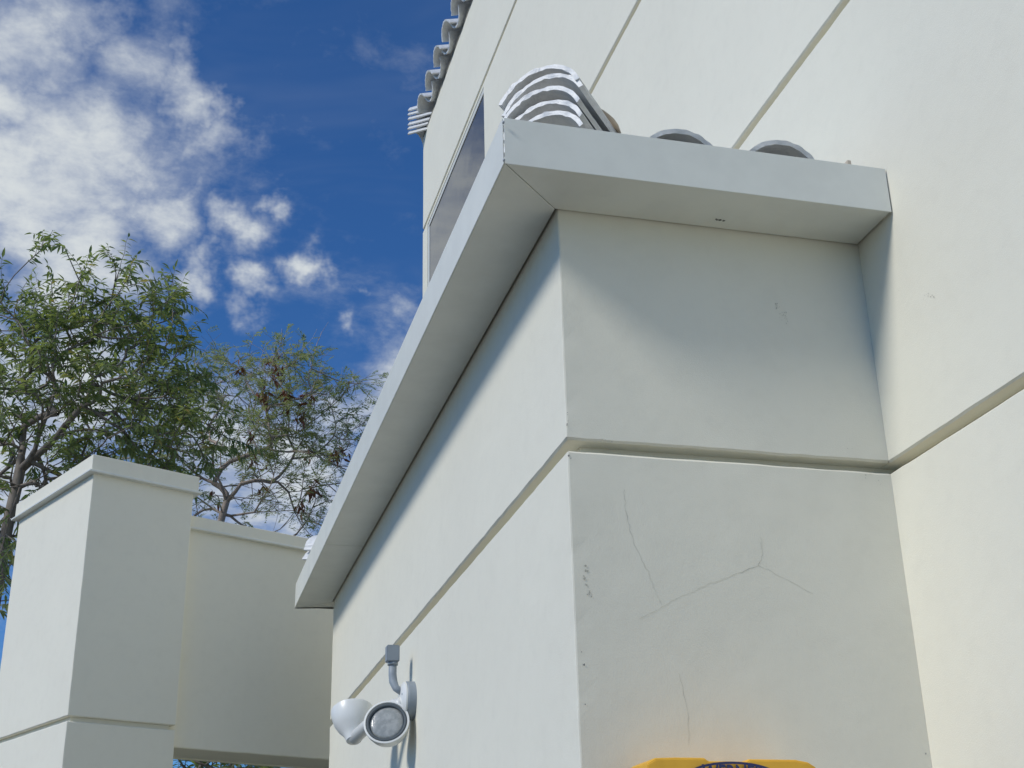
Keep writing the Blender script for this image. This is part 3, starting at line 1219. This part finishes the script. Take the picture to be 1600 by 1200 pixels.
def leaf_mesh(name, items, V, F, mat):
    """items: (position, direction, roll, scale, tone) -> one mesh"""
    k = len(V)
    n = len(items)
    verts = np.zeros((n * k, 3))
    for i, (p, d, r, s, t) in enumerate(items):
        verts[i * k:(i + 1) * k] = (V * s) @ frame(d, r) + np.array(list(p))
    faces = []
    tones = np.repeat(np.array([it[4] for it in items]), k)
    for i in range(n):
        o = i * k
        for f in F:
            faces.append(tuple(o + x for x in f))
    me = bpy.data.meshes.new(name)
    me.from_pydata(verts.tolist(), [], faces)
    a = me.attributes.new('tone', 'FLOAT', 'POINT')
    a.data.foreach_set('value', tones.astype(np.float32))
    me.materials.append(mat)
    me.polygons.foreach_set('use_smooth', [True] * len(me.polygons))
    return me


def single_leaf(name, V, F, mat, tone):
    me = bpy.data.meshes.new(name)
    me.from_pydata([tuple(v) for v in V], [], F)
    a = me.attributes.new('tone', 'FLOAT', 'POINT')
    a.data.foreach_set('value', [tone] * len(V))
    me.materials.append(mat)
    return me


def blob_targets(blobs, Y, rnd, depth):
    out = []
    for (u, v, r, n) in blobs:
        for _ in range(n):
            while True:
                x, y, z = rnd.uniform(-1, 1), rnd.uniform(-1, 1), rnd.uniform(-1, 1)
                if x * x + y * y + z * z < 1:
                    break
            yy = Y + z * depth * max(.5, r / 140)
            out.append(at(u + x * r, v + y * r, yy))
    return out


def build_tree(name, root, trunk, targets, label, rnd, tipr, leafkind, seg=.35, wob=.1, bark=None, group=None, leaf_parts=0, extra_len=.34, dens=1.0, barefn=None, twigs=(2, 3, 3), side=.45):
    t = thing(name, root, label, 'tree', group)
    sk = grow(root, trunk, targets, rnd, seg, wob)
    rad, child = radii(sk, tipr)
    loc = Vector(root)
    leaves = []
    tv, tf = skin(sk, rad)
    # twigs with leaves at every tip and along the outer branches
    twv, twf = [], []

    def twig(p, d, L, r):
        n = 4
        pts = [p]
        dd = Vector(d).normalized()
        for i in range(n):
            dd = (dd + Vector((rnd.uniform(-1, 1), rnd.uniform(-1, 1), rnd.uniform(-1, .7))) * .28).normalized()
            pts.append(pts[-1] + dd * (L / n))
        for i in range(n):
            a, b = pts[i], pts[i + 1]
            dv = (b - a).normalized(); u = dv.orthogonal().normalized(); w = dv.cross(u)
            o = len(twv)
            for (c, rr) in ((a, r * (1 - i / n * .6)), (b, r * (1 - (i + 1) / n * .6))):
                for k in range(3):
                    th = 2.0944 * k
                    twv.append(c + (u * math.cos(th) + w * math.sin(th)) * rr)
            for k in range(3):
                k2 = (k + 1) % 3
                twf.append((o + k, o + k2, o + 3 + k2, o + 3 + k))
        return pts

    for i in range(1, len(sk.p)):
        if rad[i] > tipr * 2.2:
            continue
        tipn = child[i] == 0
        ntw = rnd.choice(twigs) if tipn else (1 if rnd.random() < side else 0)
        d0 = (sk.p[i] - sk.p[sk.par[i]])
        if d0.length < 1e-4:
            continue
        d0.normalize()
        bare = barefn(sk.p[i]) if barefn else 0.0
        for _ in range(ntw):
            d = (d0 + Vector((rnd.gauss(0, .6), rnd.gauss(0, .6), rnd.gauss(.1, .5)))).normalized()
            L = extra_len * rnd.uniform(.5, 1.2)
            pts = twig(sk.p[i], d, L, tipr * .7)
            if rnd.random() < bare:
                continue
            leafkind(leaves, pts, rnd, dens)
    nv = len(tv)
    me = bpy.data.meshes.new('trunk')
    me.from_pydata([v - loc for v in tv] + [v - loc for v in twv], [], tf + [tuple(nv + x for x in f) for f in twf])
    link('trunk', me, bark, t, True)
    return t, sk, leaves, loc


LA_V, LA_F = leaf_shape(.105, .027, .35, .22)


def leaves_broad(out, pts, rnd, dens):
    """pinnate sprays of lance-shaped leaves that hang a little"""
    tone0 = rnd.betavariate(2, 2.6)
    for i in range(1, len(pts)):
        a, b = pts[i - 1], pts[i]
        dv = (b - a).normalized()
        side = dv.cross(Vector((0, 0, 1)))
        side = side.normalized() if side.length > .05 else Vector((1, 0, 0))
        n = max(1, int(round(rnd.uniform(1.4, 2.6) * dens)))
        for k in range(n):
            p = a.lerp(b, (k + .5) / n)
            for s in (-1, 1):
                if rnd.random() < .12:
                    continue
                d = side * s * rnd.uniform(.6, 1.1) + dv * rnd.uniform(.3, .8) + Vector((rnd.gauss(0, .2), rnd.gauss(0, .2), rnd.gauss(-.38, .28)))
                tone = min(1, max(0, tone0 * .75 + rnd.gauss(.05, .12)))
                if rnd.random() < .02: tone = 1.0
                out.append((p, d, rnd.gauss(0, .5), rnd.uniform(.6, 1.15), tone))
    dv = (pts[-1] - pts[-2]).normalized()
    out.append((pts[-1], dv + Vector((0, 0, -.3)), rnd.gauss(0, .4), rnd.uniform(.7, 1.15), tone0 * .8))


LB_V = np.array([(0, 0, 0), (-.006, .018, .001), (0, .040, 0), (.006, .018, .001)])
LB_F = [(0, 3, 2, 1)]


def leaves_feather(out, pts, rnd, dens):
    """twice-pinnate fronds: rows of tiny leaflets on thin stalks"""
    tone0 = rnd.betavariate(2, 2.4)
    for i in range(1, len(pts)):
        a, b = pts[i - 1], pts[i]
        dv = (b - a).normalized()
        for q in range(2):
            if rnd.random() > dens:
                continue
            base = a.lerp(b, rnd.random())
            fd = (dv * .5 + Vector((rnd.gauss(0, .7), rnd.gauss(0, .7), rnd.gauss(-.05, .4)))).normalized()
            L = rnd.uniform(.08, .16)
            side = fd.cross(Vector((rnd.gauss(0, .4), rnd.gauss(0, .4), 1))).normalized()
            n = 8
            for k in range(n):
                p = base + fd * L * (k + 1) / n + Vector((0, 0, -.25 * L * (k / n) ** 2))
                for s in (-1, 1):
                    d = side * s + fd * .55 + Vector((0, 0, rnd.gauss(-.1, .15)))
                    out.append((p, d, rnd.gauss(0, .4), rnd.uniform(.75, 1.25), min(1, max(0, tone0 * .8 + rnd.gauss(.05, .1)))))


# ---- the leafy tree on the left
rndA = random.Random(11)
YA = 12.6
blobsA = [(40, 590, 115, 120), (150, 580, 115, 140), (235, 505, 48, 34), (80, 520, 62, 48), (150, 500, 50, 36), (268, 480, 28, 10),
          (200, 670, 120, 110), (40, 710, 110, 90), (270, 610, 56, 26), (-140, 580, 160, 60), (-120, 760, 150, 40), (260, 570, 55, 28),
          (40, 830, 90, 36), (120, 770, 90, 44), (-10, 920, 60, 24), (190, 440, 22, 8), (20, 470, 36, 16), (250, 740, 80, 34), (320, 660, 45, 12), (120, 440, 20, 7)]
tA = blob_targets(blobsA, YA, rndA, 1.3) + [at(65, 390, YA), at(100, 385, YA + .2), at(20, 425, YA - .1), at(45, 410, YA)]
rootA = at(10, 1000, YA); rootA.z = 0.0
rootA.x = -1.55
treeA, skA, lvA, locA = build_tree('broadleaf_tree', rootA, [Vector((-1.5, YA, 2.0)), at(14, 800, YA), at(40, 720, YA)], tA,
                                   'dense leafy green tree with dark trunk behind the gateway pillar, left edge', rndA, .006, leaves_broad, .22, .035, M_BARK_A, 'trees behind the gateway', dens=1.0)
# the leaves that stand out against the sky are parts of their own, the mass is one mesh
lvA.sort(key=lambda it: (it[0] - EYE).length / it[3])
LEAFV = [single_leaf('leaf', LA_V, LA_F, M_LEAF_A, tn) for tn in (.1, .25, .4, .55, .8)]
crown = link('crown', leaf_mesh('crown', [((p - locA), d, r, s, t) for (p, d, r, s, t) in lvA[280:]], LA_V, LA_F, M_LEAF_A), M_LEAF_A, treeA, kind='stuff')

for (p, d, r, s_, t) in lvA[:280]:
    o = bpy.data.objects.new('leaf', LEAFV[min(4, int(t * 5))])
    COL.objects.link(o)
    o.parent = treeA
    fr = frame(d, r) * s_
    mm = Matrix.Identity(4)
    for a_ in range(3):
        for b_ in range(3):
            mm[b_][a_] = fr[a_][b_]
        mm[a_][3] = (p - locA)[a_]
    o.matrix_local = mm

# ---- the feathery, half-bare tree with dry pods
rndB = random.Random(23)
YBt = 14.6
blobsB = [(420, 625, 85, 66), (350, 690, 110, 80), (470, 665, 68, 44), (450, 760, 95, 66), (525, 710, 40, 16), (300, 770, 90, 44), (440, 575, 36, 16),
          (535, 655, 24, 7), (495, 610, 34, 12), (260, 700, 90, 30), (555, 800, 80, 24), (400, 850, 110, 26), (360, 590, 40, 16), (480, 570, 20, 5), (200, 800, 90, 16), (620, 740, 50, 8), (545, 690, 30, 10), (380, 720, 80, 20), (325, 610, 46, 18), (300, 680, 60, 16), (545, 600, 22, 5)]
tB = blob_targets(blobsB, YBt, rndB, 1.2)
rootB = at(330, 1000, YBt); rootB.z = 0.0


def bareB(p):
    d = p - EYE
    return 0.35


treeB, skB, lvB, locB = build_tree('feathery_tree', rootB, [at(325, 980, YBt), at(335, 830, YBt), at(350, 790, YBt)], tB,
                                   'thin feathery tree with bare grey twigs and brown pods, right of the leafy one', rndB, .0055, leaves_feather, .22, .04, M_BARK_B, 'trees behind the gateway', extra_len=.42, dens=.62, barefn=bareB, twigs=(3, 4, 5), side=.7)
link('crown', leaf_mesh('crown', [((p - locB), d, r, s, t) for (p, d, r, s, t) in lvB], LB_V, LB_F, M_LEAF_B), M_LEAF_B, treeB, kind='stuff')
# pods hang in clusters, most on the outer right side
PV, PF = leaf_shape(.10, .03, .5, .5)
podspots = [(440, 545), (437, 565), (430, 580), (505, 580), (495, 612), (470, 625), (460, 560), (528, 655), (525, 720), (520, 735), (533, 700), (380, 540), (450, 640), (395, 600), (505, 640), (480, 700), (440, 690), (500, 760), (420, 770), (350, 740), (470, 800), (545, 590), (415, 590), (385, 650)]
podspots += [(u + rndB.uniform(-22, 22), v + rndB.uniform(-20, 20)) for (u, v) in podspots if u > 400]
for (u, v) in podspots:
    c = at(u, v, YBt + rndB.uniform(-1.2, -.2))
    near = min(range(len(skB.p)), key=lambda i: (skB.p[i] - c).length)
    c = skB.p[near]
    items = []
    for _ in range(rndB.randint(4, 9)):
        items.append((Vector((rndB.gauss(0, .035), rndB.gauss(0, .035), rndB.gauss(-.02, .04))), Vector((rndB.gauss(0, .5), rndB.gauss(0, .5), -1)), rndB.uniform(0, 6), rndB.uniform(.6, 1.2), rndB.random()))
    o = link('seed_pod_cluster', leaf_mesh('seed_pod_cluster', items, PV, PF, M_POD), M_POD, treeB, kind='stuff')
    o.location = c - locB

# ---- shrub seen under the lintel
rndC = random.Random(5)
rootC = Vector((0.75, 11.6, 0.0))
tC = []
for _ in range(480):
    a = rndC.uniform(0, 6.283); r = rndC.random() ** .5
    tC.append(Vector((0.75 + math.cos(a) * r * 1.0, 11.6 + math.sin(a) * r * .8, rndC.uniform(1.2, 3.9))))
shrub, skC, lvC, locC = build_tree('leafy_shrub', rootC, [Vector((0.75, 11.6, .9))], tC, 'dark green shrub glimpsed through the gateway under the lintel', rndC, .007, leaves_broad, .3, .08, M_BARK_A, None, dens=1.2)
shrub['category'] = 'shrub'
link('crown', leaf_mesh('crown', [((p - locC), d, r, s, t) for (p, d, r, s, t) in lvC], LA_V, LA_F, M_LEAF_A), M_LEAF_A, shrub, kind='stuff')
